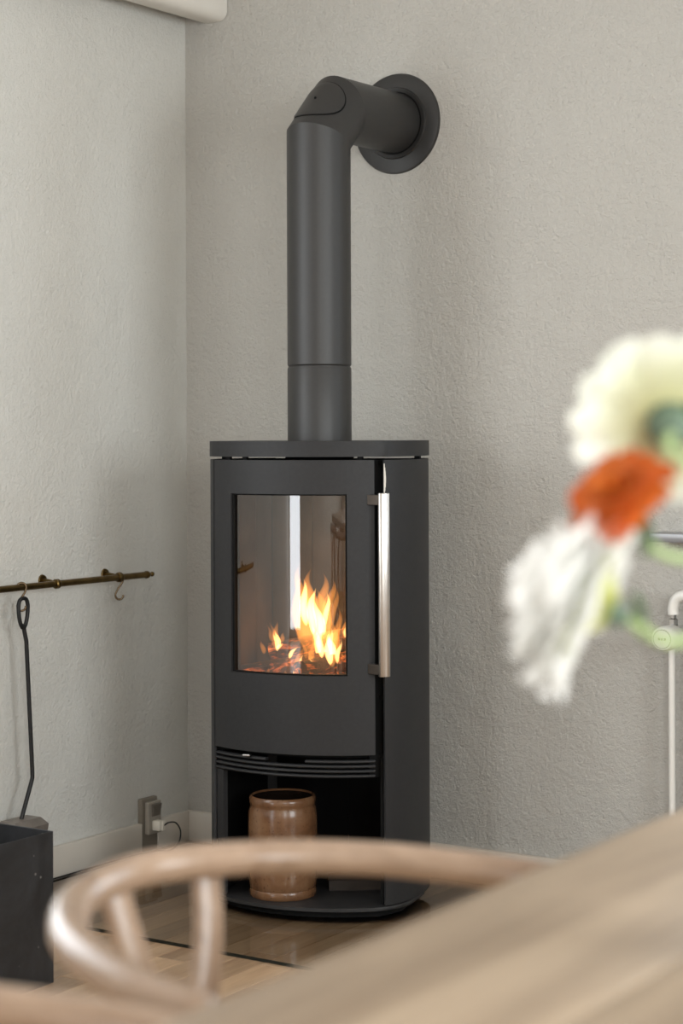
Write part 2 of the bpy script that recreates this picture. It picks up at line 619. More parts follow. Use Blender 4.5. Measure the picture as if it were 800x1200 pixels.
# baseboards, with the break at the wall socket
def board(pts_lo, pts_hi):
    return box(pts_lo, pts_hi, 0.003, 2)
BH = 0.080
bl = struct(obj('baseboard_left', board((0.0, RY, 0.003), (0.016, -0.206, BH)), 'trim_paint', smooth=40))
obj('baseboard_piece', board((0.0, -0.143, 0.003), (0.016, -0.0165, BH)), 'trim_paint', bl, smooth=40)
struct(obj('baseboard_back', board((0.0, -0.016, 0.003), (RX, 0.0, BH)), 'trim_paint', smooth=40))

# beam under the ceiling along the left wall
bm = bmesh.new()
prof = [(0.058, 2.42), (0.058, 2.128), (0.070, 2.118)]
for k in range(7):
    a = -PI / 2 + (PI / 2) * k / 6
    prof.append((0.112 + 0.026 * math.cos(a), 2.143 + 0.026 * math.sin(a) * 1.0))
prof.append((0.138, 2.42))
add_rings(bm, [[(x, yy, z) for x, z in prof] for yy in (-0.002, -6.15)])
o = struct(obj('trim_1', bm, 'beam_paint', smooth=50))
o['label'] = 'white painted beam running along the top of the left wall'

# grey sill end above the radiator
o = struct(obj('trim_2', box((1.335, -0.075, 0.818), (3.75, 0.0, 0.838), 0.003), 'sill_grey', smooth=40))
o['label'] = 'grey window sill board projecting from the rear wall'

# ------------------------------------------------------------------ stove
SK = 0.985
RF = 0.3633 * SK                    # radius of the bowed front
VC = -0.1733 * SK                   # its centre
stove = thing('wood_stove', 'black steel wood-burning stove with bowed glass door and burning fire', 'stove',
              (0.652, -0.359, 0.0), math.radians(14.15))

def fp(a, r=RF, z=0.0):             # point of the bowed front; local front is -y
    a = math.radians(a)
    return Vector((r * math.sin(a), -(VC + r * math.cos(a)), z))

def add_arc_box(bm, a0, a1, z0, z1, r0, r1, n=20, bevel=0.0):
    rings = []
    for i in range(n + 1):
        a = a0 + (a1 - a0) * i / n
        if bevel:
            b_ = bevel
            rings.append([fp(a, r0, z0), fp(a, r1 - b_, z0), fp(a, r1, z0 + b_), fp(a, r1, z1 - b_), fp(a, r1 - b_, z1), fp(a, r0, z1)])
        else:
            rings.append([fp(a, r0, z0), fp(a, r1, z0), fp(a, r1, z1), fp(a, r0, z1)])
    return add_rings(bm, rings)

def arc_box(*a, **k):
    return add_arc_box(bmesh.new(), *a, **k)

side = [(0.204, 0.128), (0.218, 0.108), (0.231, 0.078), (0.241, 0.043), (0.2465, 0.004), (0.247, -0.04),
        (0.241, -0.085), (0.228, -0.128), (0.207, -0.163), (0.175, -0.188)]
side = [(p.x * SK, p.y * SK) for p in smoothpath([(x, y, 0) for x, y in side], 4)]

def offset_in(path, t):
    out = []
    for i, (x, y) in enumerate(path):
        a = path[max(i - 1, 0)]
        b_ = path[min(i + 1, len(path) - 1)]
        tx, ty = b_[0] - a[0], b_[1] - a[1]
        l = math.hypot(tx, ty)
        out.append((x + ty / l * t, y - tx / l * t))    # to the inside for this winding
    return out

def side_panel(sgn):
    inn = offset_in(side, 0.006)
    rings = []
    ZB, ZT, rr = 0.036, 1.001, 0.012
    for (x, y), (xi, yi) in zip(side, inn):
        rings.append([(sgn * x, -y, ZB), (sgn * x, -y, ZT), (sgn * xi, -yi, ZT), (sgn * xi, -yi, ZB)])
    bm = bmesh.new()
    add_rings(bm, rings)
    return bm
for s in (1, -1):
    p = obj('side_panel', side_panel(s), 'stove_paint', stove, smooth=35)
    if s == 1:
        # worn bare-steel streak on the front edge near the top
        e0 = side[0]
        bm = bmesh.new()
        for k in range(8):
            z0 = 0.925 + k * 0.0085
            wd = 0.0012 + 0.0035 * math.sin(PI * (k + 0.5) / 8)
            add_box(bm, (e0[0] - 0.0006, -e0[1] - 0.0009, z0), (e0[0] - 0.0006 + wd, -e0[1] + 0.0007, z0 + 0.0085))
        o = obj('paint_chip', bm, 'bright_mark', p)
        o['label'] = 'bare metal chip on the panel edge'

def outline(extra=0.0, front_extra=0.0, a0=-33.4, a1=33.4, n=24):
    """plan of the stove as a closed polygon (x, y local, front -y)"""
    pts = []
    for i in range(n + 1):
        q = fp(a0 + (a1 - a0) * i / n, RF + front_extra)
        pts.append((q.x, q.y))
    for x, y in side:
        pts.append((x + extra, -y))
    for x, y in reversed(side):
        pts.append((-x - extra, -y))
    # drop near-duplicates
    out = [pts[0]]
    for q in pts[1:]:
        if math.hypot(q[0] - out[-1][0], q[1] - out[-1][1]) > 0.003:
            out.append(q)
    if math.hypot(out[0][0] - out[-1][0], out[0][1] - out[-1][1]) < 0.003:
        out.pop()
    return out

obj('top_plate', prism(outline(0.0015, 0.002), 1.008, 1.042, 0.003), 'stove_paint', stove, smooth=40)
# little spacers that carry the top plate over the open slit
for a, r in ((-27, RF - 0.012), (-18.5, RF - 0.012), (26, RF - 0.012), (5, RF - 0.2)):
    q = fp(a, r)
    obj('spacer', box((q.x - 0.005, q.y - 0.006, 0.999), (q.x + 0.005, q.y + 0.006, 1.009)), 'stove_black', stove)
for x, y in ((0.232, 0.02), (-0.232, 0.02)):
    obj('spacer', box((x - 0.006, y - 0.006, 0.999), (x + 0.006, y + 0.006, 1.009)), 'stove_black', stove)
# carcass
def inner_outline(t):
    pts = []
    for i in range(21):
        q = fp(-32.0 + 64.0 * i / 20, RF - 0.037)
        pts.append((q.x, q.y))
    inn = offset_in(side, t)
    for x, y in inn[2:]:
        pts.append((x, -y))
    for x, y in reversed(inn[2:]):
        pts.append((-x, -y))
    return pts
obj('top_deck', prism(inner_outline(0.008), 0.988, 1.0), 'stove_black', stove)
obj('niche_roof', prism(inner_outline(0.008), 0.352, 0.362), 'stove_black', stove)
xb, yb = side[-1]
obj('back_panel', box((-xb, -yb - 0.004, 0.036), (xb, -yb + 0.004, 1.0)), 'stove_black', stove)
obj('back_seam', box((0.008, -yb - 0.0065, 0.05), (0.010, -yb - 0.004, 0.35)), 'stove_black', stove)
obj('gap_shade_strip', arc_box(29.4, 34.6, 0.31, 1.0, RF - 0.034, RF - 0.028, 4), 'stove_black', stove)  # added black backing, stands in for the deep shade inside the door gap
obj('flue_socket', lathe([(0, 1.0), (0.078, 1.0), (0.078, 1.009), (0, 1.009)], 32, origin=(0.0, 0.02, 0)), 'stove_black', stove)
# niche cheeks
for s in (1, -1):
    obj('niche_cheek', box((s * 0.188 - 0.003, -0.112, 0.036), (s * 0.188 + 0.003, 0.16, 0.352)), 'stove_black', stove)
obj('niche_stile', arc_box(-33.2, -29.4, 0.036, 0.312, RF - 0.016, RF - 0.004, 4), 'stove_paint', stove, smooth=35)

# base plate with a bowed front
base = []
for i in range(25):
    q = fp(-39 + 73.5 * i / 24, RF + 0.004)
    base.append((q.x, q.y))
base += [(0.222, -0.10), (0.238, -0.06), (0.238, 0.04), (0.17, 0.18), (-0.17, 0.18), (-0.238, 0.04)]
obj('base_plate', prism(base, 0.026, 0.034, 0.002), 'cast_black', stove, smooth=40)
obj('plinth', prism([(x * 0.9, y * 0.9 + 0.004) for x, y in base], 0.0086, 0.026), 'stove_black', stove, smooth=40)

# door
DZ0, DZ1 = 0.363, 1.001
DA0, DA1 = -33.2, 30.6
GA0, GA1, GZ0, GZ1 = -24.0, 21.0, 0.534, 0.927
door = obj('door', (lambda bm: (
    add_arc_box(bm, DA0, GA0, DZ0, DZ1, RF - 0.014, RF, 8),
    add_arc_box(bm, GA1, DA1, DZ0, DZ1, RF - 0.014, RF, 8),
    add_arc_box(bm, GA0, GA1, DZ0, GZ0, RF - 0.014, RF, 24),
    add_arc_box(bm, GA0, GA1, GZ1, DZ1, RF - 0.014, RF, 24),
    bm)[-1])(bmesh.new()), 'stove_paint', stove, smooth=35)
# stepped rebate round the pane
bm = bmesh.new()
iw = 1.0
add_arc_box(bm, GA0, GA0 + 0.9, GZ0, GZ1, RF - 0.016, RF - 0.005, 2)
add_arc_box(bm, GA1 - 0.5, GA1, GZ0, GZ1, RF - 0.016, RF - 0.005, 2)
add_arc_box(bm, GA0, GA1, GZ0, GZ0 + 0.003, RF - 0.016, RF - 0.005, 24)
add_arc_box(bm, GA0, GA1, GZ1 - 0.003, GZ1, RF - 0.016, RF - 0.005, 24)
obj('glass_rebate', bm, 'stove_black', door, smooth=35)
# pane: one curved sheet
bm = bmesh.new()
n = 48
r = RF - 0.010
va = [bm.verts.new(fp(GA0 + (GA1 - GA0) * i / n, r, GZ0 - 0.002)) for i in range(n + 1)]
vb = [bm.verts.new(fp(GA0 + (GA1 - GA0) * i / n, r, GZ1 + 0.002)) for i in range(n + 1)]
for i in range(n):
    bm.faces.new((va[i], va[i + 1], vb[i + 1], vb[i]))
o = obj('glass_pane', bm, 'door_glass', door, smooth=60)
o['label'] = 'curved clear fire glass'
# handle: long brushed bar on two brackets
HX = 30.9
hc = fp(HX, RF + 0.026)
tang = Vector((math.cos(math.radians(HX)), math.sin(math.radians(HX)), 0))
HZ0, HZ1 = 0.535, 0.930
hc = hc + tang * 0.013
bar = []
nrm = Vector((math.sin(math.radians(HX)), -math.cos(math.radians(HX)), 0))
poly = []
for k in range(20):
    a = 2 * PI * k / 20
    c_, s_ = math.cos(a), math.sin(a)
    q = hc + tang * (0.0128 * math.copysign(abs(c_) ** 0.8, c_)) + nrm * (0.008 * math.copysign(abs(s_) ** 0.8, s_))
    poly.append((q.x, q.y))
obj('handle_bar', prism(poly, HZ0, HZ1, 0.0015), 'brushed_steel', door, smooth=35)
for z in (HZ0 + 0.004, HZ1 - 0.026):
    bm = bmesh.new()
    q0 = fp(28.9, RF - 0.003)
    q1 = hc - tang * 0.006
    d = (q1 - q0).normalized()
    sd = Vector((-d.y, d.x, 0)) * 0.0065
    add_prism(bm, [((q0 + sd).x, (q0 + sd).y), ((q1 + sd).x, (q1 + sd).y), ((q1 - sd).x, (q1 - sd).y), ((q0 - sd).x, (q0 - sd).y)], z, z + 0.022, 0.001)
    obj('handle_bracket', bm, 'bracket_steel', door)

# air slats below the door
for k, (zz, a0) in enumerate(((0.3455, 6.0), (0.335, -33.2), (0.3245, -33.2), (0.314, -33.2))):
    obj('air_slat', arc_box(a0, 30.6, zz, zz + 0.0062, RF - 0.014, RF - 0.001, 24, bevel=0.0022), 'stove_paint', stove, smooth=50)
obj('air_slat', arc_box(-33.2, -9.0, 0.3455, 0.3517, RF - 0.014, RF - 0.001, 12, bevel=0.0022), 'stove_paint', stove, smooth=50)
bm = bmesh.new()
q = fp(-16.5, RF + 0.002, 0.3545)
add_box(bm, (q.x - 0.009, q.y - 0.006, q.z - 0.002), (q.x + 0.009, q.y + 0.008, q.z + 0.002), 0.0015)
obj('air_lever', bm, 'brushed_steel', stove)

# firebox lining, brick by brick
FZ0, FZ1 = 0.50, 0.965
for i in range(3):
    x0 = -0.150 + i * 0.100
    obj('fire_brick', box((x0 + 0.0008, 0.105, FZ0), (x0 + 0.0992, 0.130, FZ1), 0.002, 1), 'vermiculite', stove)
for s in (1, -1):
    for i in range(2):
        y0 = -0.095 + i * 0.10
        x0, x1 = sorted((s * 0.150, s * 0.172))
        obj('fire_brick', box((x0, y0 + 0.0008, FZ0), (x1, y0 + 0.0992, FZ1), 0.002, 1), 'vermiculite', stove)
obj('baffle_plate', box((-0.150, -0.06, 0.945), (0.150, 0.104, 0.965), 0.002, 1), 'vermiculite', stove)
obj('grate', prism([(fp(a, RF - 0.03).x, fp(a, RF - 0.03).y) for a in range(-26, 27, 4)] + [(0.15, 0.10), (-0.15, 0.10)], 0.490, 0.512), 'cast_black', stove)
obj('firebox_floor', prism(inner_outline(0.010), 0.478, 0.489), 'stove_black', stove)

# fire: logs, embers, flames
SR = Matrix.Translation(stove.location) @ Matrix.Rotation(math.radians(14.15), 4, 'Z')
def st(x, y, z):
    return SR @ Vector((x, y, z))

def log_mesh(L, r, seed):
    rnd = random.Random(seed)
    bm = bmesh.new()
    rings = []
    n = 14
    prof = [r * (0.86 + 0.22 * rnd.random()) for _ in range(n)]
    for i in range(9):
        t = i / 8
        ring = []
        for k in range(n):
            a = 2 * PI * k / n
            q = prof[k] * (1 + 0.06 * (rnd.random() - 0.5))
            ring.append((-L / 2 + L * t, q * math.cos(a), q * math.sin(a)))
        rings.append(ring)
    return add_rings(bm, rings)
logs = [(-0.045, -0.080, 0.538, 0.20, 0.022, 16, -9, 'charred split log lying across the front of the fire'),
        (0.050, -0.050, 0.542, 0.19, 0.026, 66, -4, 'charred log end-on in the middle of the fire'),
        (0.010, 0.000, 0.585, 0.24, 0.023, 10, -12, 'glowing log resting on top of the fire'),
        (0.100, -0.010, 0.565, 0.15, 0.019, 100, 34, 'slanting charred log at the right of the fire')]
for i, (x, y, z, L, r, az, ti, lab) in enumerate(logs):
    o = obj('burning_log', log_mesh(L, r, i), 'burning_log', smooth=45)
    o.matrix_world = Matrix.Translation(st(x, y, z)) @ Matrix.Rotation(math.radians(14.15 + az), 4, 'Z') @ Matrix.Rotation(math.radians(ti), 4, 'Y')
    tag(o, lab, 'log', 'logs burning in the stove')
bm = bmesh.new()
g = 16
for i in range(g + 1):
    for j in range(g + 1):
        x = -0.135 + 0.27 * i / g
        y = -0.115 + 0.20 * j / g
        e = min(i, g - i, j, g - j) / (g / 2)
        bm.verts.new((x, y, 0.513 + 0.014 * min(1, e * 2) * (0.5 + random.random())))
bm.verts.ensure_lookup_table()
for i in range(g):
    for j in range(g):
        a = i * (g + 1) + j
        bm.faces.new((bm.verts[a], bm.verts[a + g + 1], bm.verts[a + g + 2], bm.verts[a + 1]))
o = obj('ember_bed', bm, 'ember_bed')
o.matrix_world = SR
tag(o, 'glowing bed of embers and ash on the stove grate', 'embers')
o['kind'] = 'stuff'

fire = thing('fire', 'bright yellow and orange flames rising from the logs behind the glass', 'fire', tuple(st(0.0, 0.0, 0.513)), math.radians(14.15))
def flame(x, y, z0, h, r, lean, seed, mat):
    """one tongue of fire: a teardrop of glowing gas with a wavering, pointed tip"""
    rnd = random.Random(seed)
    ph = rnd.random() * 6
    ph2 = rnd.random() * 6
    pts, rad = [], []
    N = 14
    wob = 0.25 * r + 0.05 * h
    for i in range(N + 1):
        t = i / N
        pts.append((x + lean * t ** 1.4 + wob * t * math.sin(ph + 6 * t), y + wob * t * math.cos(ph2 + 4 * t), z0 + h * t))
        rad.append(max(0.0005, r * (0.12 + 2.5 * t ** 0.75) * (1 - t) ** 1.15))
    obj('flame', tube(pts, rad, 10, flat=(1.0, 0.7 + 0.3 * rnd.random())), mat, fire, smooth=80)
# base x, base y, base height, length, half width, lean of the tip, glow
FL = [
    (-0.0395, -0.01, 0.1099, 0.1132, 0.0154, -0.0164, 'flame_outer'),
    (-0.0308, -0.0, 0.1099, 0.14, 0.0193, -0.0082, 'flame_outer'),
    (-0.0139, 0.01, 0.1195, 0.1189, 0.0212, -0.0082, 'flame_outer'),
    (0.0098, -0.01, 0.1195, 0.1112, 0.0174, 0.0082, 'flame_outer'),
    (0.0226, -0.0, 0.1195, 0.0959, 0.0154, 0.0123, 'flame_outer'),
    (0.0313, 0.01, 0.1099, 0.0863, 0.0116, 0.0103, 'flame_outer'),
    (-0.0112, -0.02, 0.0427, 0.1534, 0.0328, -0.0123, 'flame_outer'),
    (0.0212, -0.03, 0.0427, 0.1534, 0.0309, 0.0, 'flame_outer'),
    (0.0468, -0.01, 0.0619, 0.0921, 0.0116, 0.0082, 'flame_outer'),
    (-0.0441, -0.02, 0.1003, 0.0767, 0.0116, -0.0041, 'flame_outer'),
    (0.0616, -0.0, 0.0811, 0.046, 0.0087, 0.0021, 'flame_outer'),
    (-0.0706, -0.06, 0.0658, 0.0595, 0.0125, -0.0103, 'flame_outer'),
    (-0.087, -0.06, 0.0773, 0.0384, 0.0077, -0.0103, 'flame_outer'),
    (-0.0505, -0.098, 0.0811, 0.023, 0.0097, 0.0082, 'flame_outer'),
    (0.049, -0.05, 0.0236, 0.0997, 0.0193, 0.0123, 'flame_outer'),
    (0.0234, -0.098, 0.0044, 0.0959, 0.0135, 0.0041, 'flame_outer'),
    (-0.0063, -0.112, 0.0006, 0.0518, 0.0097, 0.0041, 'flame_outer'),
    (0.0179, -0.114, 0.0006, 0.0614, 0.0087, 0.0082, 'flame_outer'),
    (-0.0761, -0.112, 0.0006, 0.0269, 0.0068, 0.0, 'flame_outer'),
    (-0.0309, -0.112, 0.0006, 0.023, 0.0077, -0.0041, 'flame_outer'),
    (-0.0267, -0.0, 0.1099, 0.1055, 0.0145, -0.0123, 'flame_core'),
    (-0.0103, -0.0, 0.0907, 0.1055, 0.0174, -0.0041, 'flame_core'),
    (0.0098, -0.01, 0.0715, 0.1055, 0.0174, -0.0041, 'flame_core'),
    (0.0185, -0.0, 0.1099, 0.0786, 0.0097, 0.0082, 'flame_core'),
    (0.0093, -0.02, 0.0427, 0.0767, 0.0125, -0.0082, 'flame_core'),
    (0.0531, -0.05, 0.0427, 0.0614, 0.0145, -0.0041, 'flame_core'),
    (0.0408, -0.05, 0.0236, 0.046, 0.0116, -0.0041, 'flame_core'),
    (-0.0685, -0.06, 0.0677, 0.0364, 0.0077, -0.0103, 'flame_core'),
    (-0.0587, -0.098, 0.0658, 0.0153, 0.0068, 0.0123, 'flame_core'),
    (-0.0104, -0.112, 0.0006, 0.0326, 0.0077, 0.0021, 'flame_core'),
    (0.0239, -0.06, 0.0312, 0.0307, 0.0097, 0.0164, 'flame_core'),
    (0.0659, -0.04, 0.0274, 0.0269, 0.0077, 0.0041, 'flame_core'),
    (0.0705, -0.1, 0.032, 0.117, 0.0189, 0.008, 'flame_outer'),
    (0.0683, -0.105, 0.0364, 0.0811, 0.0123, -0.004, 'flame_core'),
    (0.0826, -0.1, 0.0396, 0.0528, 0.0085, 0.006, 'flame_core'),
    (-0.0023, -0.12, 0.0156, 0.0639, 0.0103, 0.008, 'flame_outer'),
    (0.0036, -0.125, 0.0161, 0.045, 0.0075, 0.008, 'flame_core'),
    (0.0297, -0.12, 0.0193, 0.0564, 0.0085, -0.004, 'flame_outer'),
    (0.0317, -0.12, 0.0193, 0.0338, 0.0066, -0.004, 'flame_core'),
    (-0.0581, -0.11, 0.0633, 0.064, 0.0104, -0.012, 'flame_outer'),
    (-0.0522, -0.115, 0.0639, 0.0414, 0.0075, -0.008, 'flame_core'),
    (-0.0223, -0.12, 0.0494, 0.0263, 0.0085, 0.016, 'flame_core'),
    (-0.0862, -0.11, 0.0558, 0.0301, 0.0075, -0.008, 'flame_outer'),
    (0.0464, -0.1, 0.0509, 0.0661, 0.0123, -0.008, 'flame_core'),
    (0.0158, -0.115, 0.0488, 0.0414, 0.0075, -0.012, 'flame_outer'),
    (0.0811, -0.05, 0.0873, 0.0496, 0.0076, 0.002, 'flame_outer'),
    (0.0832, -0.05, 0.0911, 0.0267, 0.0057, 0.0, 'flame_core'),
]
for i, (x, y, z0, h, r, lean, mat) in enumerate(FL):
    flame(x, y, z0, h, r, lean, 30 + i, mat)
fl_l = bpy.data.lights.new('firelight', 'POINT')
fl_l.energy = 0.45
fl_l.color = (1.0, 0.52, 0.2)
fl_l.shadow_soft_size = 0.04
o = bpy.data.objects.new('firelight', fl_l)
o.location = st(0.01, -0.02, 0.64)
C.objects.link(o)

# ------------------------------------------------------------------ flue
FX, FY, FR = 0.647, -0.339, 0.0727
flue = thing('flue_pipe', 'matt black flue pipe rising from the stove and bending into the wall', 'flue pipe', (FX, FY, 1.042))
ZH = 1.806 - 1.042          # height of the horizontal axis above the top plate
K = 0.081

def pipe_ring(c, nrm, n=48):
    """ellipse where the pipe surface is cut by the mitre plane; vertical pipe direction +z"""
    return c, nrm
def mitre_rings(center, d_in, n_plane, n=48):
    # circle around axis d_in through center, slid along d_in on to the plane
    x = Vector((1, 0, 0))
    y = d_in.cross(x)
    out = []
    for k in range(n):
        a = 2 * PI * k / n
        p = x * (FR * math.cos(a)) + y * (FR * math.sin(a))
        t = -(p.dot(n_plane)) / d_in.dot(n_plane)
        out.append(center + p + d_in * t)
    return out
up = Vector((0, 0, 1)); dg = Vector((0, 1, 1)).normalized(); hz = Vector((0, 1, 0))
m1 = Vector((0, 0, ZH - K)); m2 = Vector((0, K, ZH))
n1 = (up + dg).normalized(); n2 = (dg + hz).normalized()
ZS = 1.210 - 1.042
ring = lambda z, r: [Vector((r * math.cos(2 * PI * k / 48), r * math.sin(2 * PI * k / 48), z)) for k in range(48)]
bm = bmesh.new()
add_rings(bm, [ring(0.0, FR), ring(ZS - 0.005, FR), ring(ZS - 0.001, FR - 0.002)])
obj('lower_pipe', bm, 'flue_paint', flue, smooth=30)
bm = bmesh.new()
add_rings(bm, [ring(ZS - 0.001, FR - 0.0025), ring(ZS + 0.0005, FR - 0.0025), ring(ZS + 0.004, FR), mitre_rings(m1, up, n1)])
obj('upper_pipe', bm, 'flue_paint', flue, smooth=30)
bm = bmesh.new()
add_rings(bm, [mitre_rings(m1, up, n1), mitre_rings(m2, hz, n2)])
elbow = obj('elbow', bm, 'flue_paint', flue, smooth=30)
bm = bmesh.new()
YW = -FY                                # wall plane in flue coordinates
add_rings(bm, [mitre_rings(m2, hz, n2), [Vector((FR * math.cos(2 * PI * k / 48), YW + 0.05, ZH + 0.0) ) + Vector((0, 0, -FR * math.sin(2 * PI * k / 48))) for k in range(48)]])
bmesh.ops.recalc_face_normals(bm, faces=bm.faces[:])
obj('wall_pipe', bm, 'flue_paint', flue, smooth=30)
# round cleaning hatch on the outer side of the elbow: a disc wrapped round the tube
ec = (m1 + m2) / 2
eo = (up - hz).normalized()             # outward
ey = dg
ex = Vector((1, 0, 0))
def wrap(u, v, r):
    """u along the girth (arc length), v along the axis"""
    a = u / FR
    return ec + ey * v + eo * (r * math.cos(a)) + ex * (r * math.sin(a))
bm = bmesh.new()
rows = []
NU = 40
RH = 0.060
for rr, lift in ((RH, 0.0), (RH, 0.0022), (RH - 0.003, 0.003), (RH * 0.75, 0.003), (RH * 0.5, 0.003), (RH * 0.25, 0.003)):
    rows.append([wrap(rr * 1.15 * math.cos(2 * PI * k / NU), rr * math.sin(2 * PI * k / NU), FR + lift) for k in range(NU)])
add_rings(bm, rows)
obj('cleaning_hatch', bm, 'flue_paint', elbow, smooth=35)
bm = bmesh.new()
add_rings(bm, [[wrap(q * 1.15 * math.cos(2 * PI * k / NU), q * math.sin(2 * PI * k / NU), FR + 0.0006) for k in range(NU)] for q in (RH - 0.001, RH + 0.0032)], cap=False)
obj('hatch_joint', bm, 'stove_black', elbow)
bm = bmesh.new()
bmesh.ops.create_uvsphere(bm, u_segments=10, v_segments=6, radius=0.003)
for q in bm.verts:
    q.co = q.co + wrap(0.0, 0.0, FR + 0.003)
obj('hatch_rivet', bm, 'stove_black', elbow)
# wall collar
bm = bmesh.new()
prof = [(FR + 0.001, 0.0), (FR + 0.001, 0.012), (FR + 0.012, 0.014), (FR + 0.014, 0.009), (0.112, 0.008), (0.119, 0.006), (0.1215, 0.0)]
add_lathe(bm, prof, 56, origin=(0, YW, ZH), axis=(0, -1, 0))
obj('wall_collar', bm, 'flue_paint', flue, smooth=30)
bm = bmesh.new()
add_lathe(bm, [(FR + 0.0005, 0.006), (FR + 0.0005, 0.0145), (FR + 0.003, 0.0148), (FR + 0.0032, 0.006)], 48, origin=(0, YW, ZH), axis=(0, -1, 0))
obj('seal_ring', bm, 'stove_black', flue, smooth=40)

# ------------------------------------------------------------------ hearth glass
bm = bmesh.new()
add_box(bm, (0.022, -0.828, 0.0005), (1.32, -0.03, 0.0075), 0.0)
bm.faces.ensure_lookup_table()
me_o = obj('hearth_plate', bm, ['hearth_glass', 'glass_edge'])
for p in me_o.data.polygons:
    if abs(p.normal.z) < 0.5:
        p.material_index = 1
    elif p.normal.z < 0:
        p.material_index = 0
# the underside is left out of the mesh: one clear sheet with dark cut edges
bm = bmesh.new(); bm.from_mesh(me_o.data)
bmesh.ops.delete(bm, geom=[f for f in bm.faces if f.normal.z < -0.5], context='FACES')
bm.to_mesh(me_o.data); bm.free()
tag(me_o, 'clear glass floor plate with dark edge under the stove', 'hearth plate')

# ------------------------------------------------------------------ crock in the niche
cl = st(-0.052, -0.088, 0.034)
crock = thing('stoneware_crock', 'brown salt-glazed stoneware crock in the niche under the stove', 'crock', tuple(cl))
RC = 0.0765
HC = 0.222
prof = [(0.0, 0.0), (RC * 0.94, 0.0), (RC * 0.97, 0.003), (RC * 0.97, 0.014), (RC * 0.945, 0.018), (RC * 0.975, 0.024), (RC * 0.99, 0.04),
        (RC, 0.09), (RC, 0.16), (RC * 0.995, 0.182), (RC * 0.965, 0.193), (RC * 0.94, 0.198), (RC * 0.94, 0.202), (RC * 0.965, 0.206), (RC * 0.97, 0.214),
        (RC * 0.95, HC - 0.003), (RC * 0.91, HC), (RC * 0.88, HC - 0.004)]
obj('crock_body', lathe(prof, 48), 'crock_glaze', crock, smooth=40)
obj('crock_lining', lathe([(RC * 0.87, HC - 0.004), (RC * 0.86, HC - 0.02), (RC * 0.9, 0.15), (RC * 0.9, 0.02), (0, 0.015)], 40), 'crock_inside', crock, smooth=40)

# dark lump of wood beside the crock
bm = bmesh.new()
rnd = random.Random(3)
rings = []
for i in range(7):
    t = i / 6
    ww = 0.030 * (1 - 0.25 * abs(t - 0.5))
    hh = 0.022 + 0.006 * rnd.random()
    x = -0.06 + 0.12 * t
    rings.append([(x, -ww, 0), (x, ww * 0.9, 0), (x, ww * 0.8, hh * 0.7), (x, ww * 0.1, hh * 1.35), (x, -ww * 0.7, hh * 0.8)])
add_rings(bm, rings)
o = obj('firewood_piece', bm, 'rough_wood', smooth=25)
o.matrix_world = Matrix.Translation(st(0.080, 0.02, 0.034)) @ Matrix.Rotation(math.radians(38), 4, 'Z')
tag(o, 'small dark piece of split firewood beside the crock', 'firewood')

# ------------------------------------------------------------------ brass rail with hooks and brush
RZ_ = 0.709
rail = thing('brass_rail', 'horizontal brass tool rail with ball finial on the left wall', 'rail', (0.0, -0.21, RZ_))
rx = 0.06
bm = tube([(rx, -1.05, 0), (rx, -0.035, 0)], 0.0078, 16)
obj('rod', bm, 'brass', rail, smooth=40)
prof = [(0.0, 0.0), (0.0085, 0.0), (0.0095, 0.003), (0.0095, 0.008), (0.0075, 0.012), (0.0045, 0.016), (0.0038, 0.020)]
for k in range(7):
    a = -PI / 2 + 0.5 + (PI - 0.5) * k / 6
    prof.append((max(0.0, 0.0062 * math.cos(a)), 0.0262 + 0.0062 * math.sin(a)))
prof[-1] = (0.0, 0.0324)
obj('finial', lathe(prof, 20, origin=(rx, -0.035, 0), axis=(0, 1, 0)), 'brass', rail, smooth=50)
for yy in (-0.361, -0.135, -0.86):
    bm = lathe([(0.0078, -0.007), (0.0095, -0.0075), (0.0115, -0.004), (0.0105, 0.0), (0.0115, 0.004), (0.0095, 0.0075), (0.0078, 0.007)], 20, origin=(rx, yy, 0), axis=(0, 1, 0))
    obj('ring_collar', bm, 'brass', rail, smooth=40)
    bm = tube([(rx, yy + 0.0, 0.0), (0.03, yy + 0.012, 0.004), (0.0, yy + 0.016, 0.005)], [0.0045, 0.0045, 0.0055], 10)
    add_lathe(bm, [(0, 0.0), (0.014, 0.0), (0.0125, 0.004), (0, 0.005)], 16, origin=(0, yy + 0.016, 0.005), axis=(1, 0, 0))
    obj('bracket', bm, 'brass', rail, smooth=40)

def s_hook(yy, lab, low):
    """open S over the rod; lies in the plane across the rail, turned a little along it"""
    c = Vector((rx, yy, RZ_))
    h = thing('s_hook', lab, 'hook', tuple(c), 0.0, 'hooks on the brass rail')
    R1 = 0.0105
    R2 = 0.0095
    pts = []
    for k in range(13):
        a = math.radians(215 - 215 * k / 12)          # back of the rod, over the top, to the front
        pts.append((R1 * math.cos(a), R1 * math.sin(a)))
    pts += [(R1 * 0.7, -0.012), (-0.002, -0.026), (-R2, -0.040)]
    for k in range(11):
        a = math.radians(180 + 190 * k / 10)
        pts.append((R2 * math.cos(a), -0.044 + R2 * math.sin(a)))
    ca = math.radians(50)
    P = [(u * math.cos(ca), u * math.sin(ca) , v) for u, v in pts]
    obj('hook_wire', tube(smoothpath(P, 2), 0.0026, 8), 'hook_steel', h, smooth=60)
    return h
s_hook(-0.690, 'bent steel hook on the brass rail carrying the hearth brush', True)
s_hook(-0.345, 'empty bent steel hook hanging near the end of the brass rail', False)

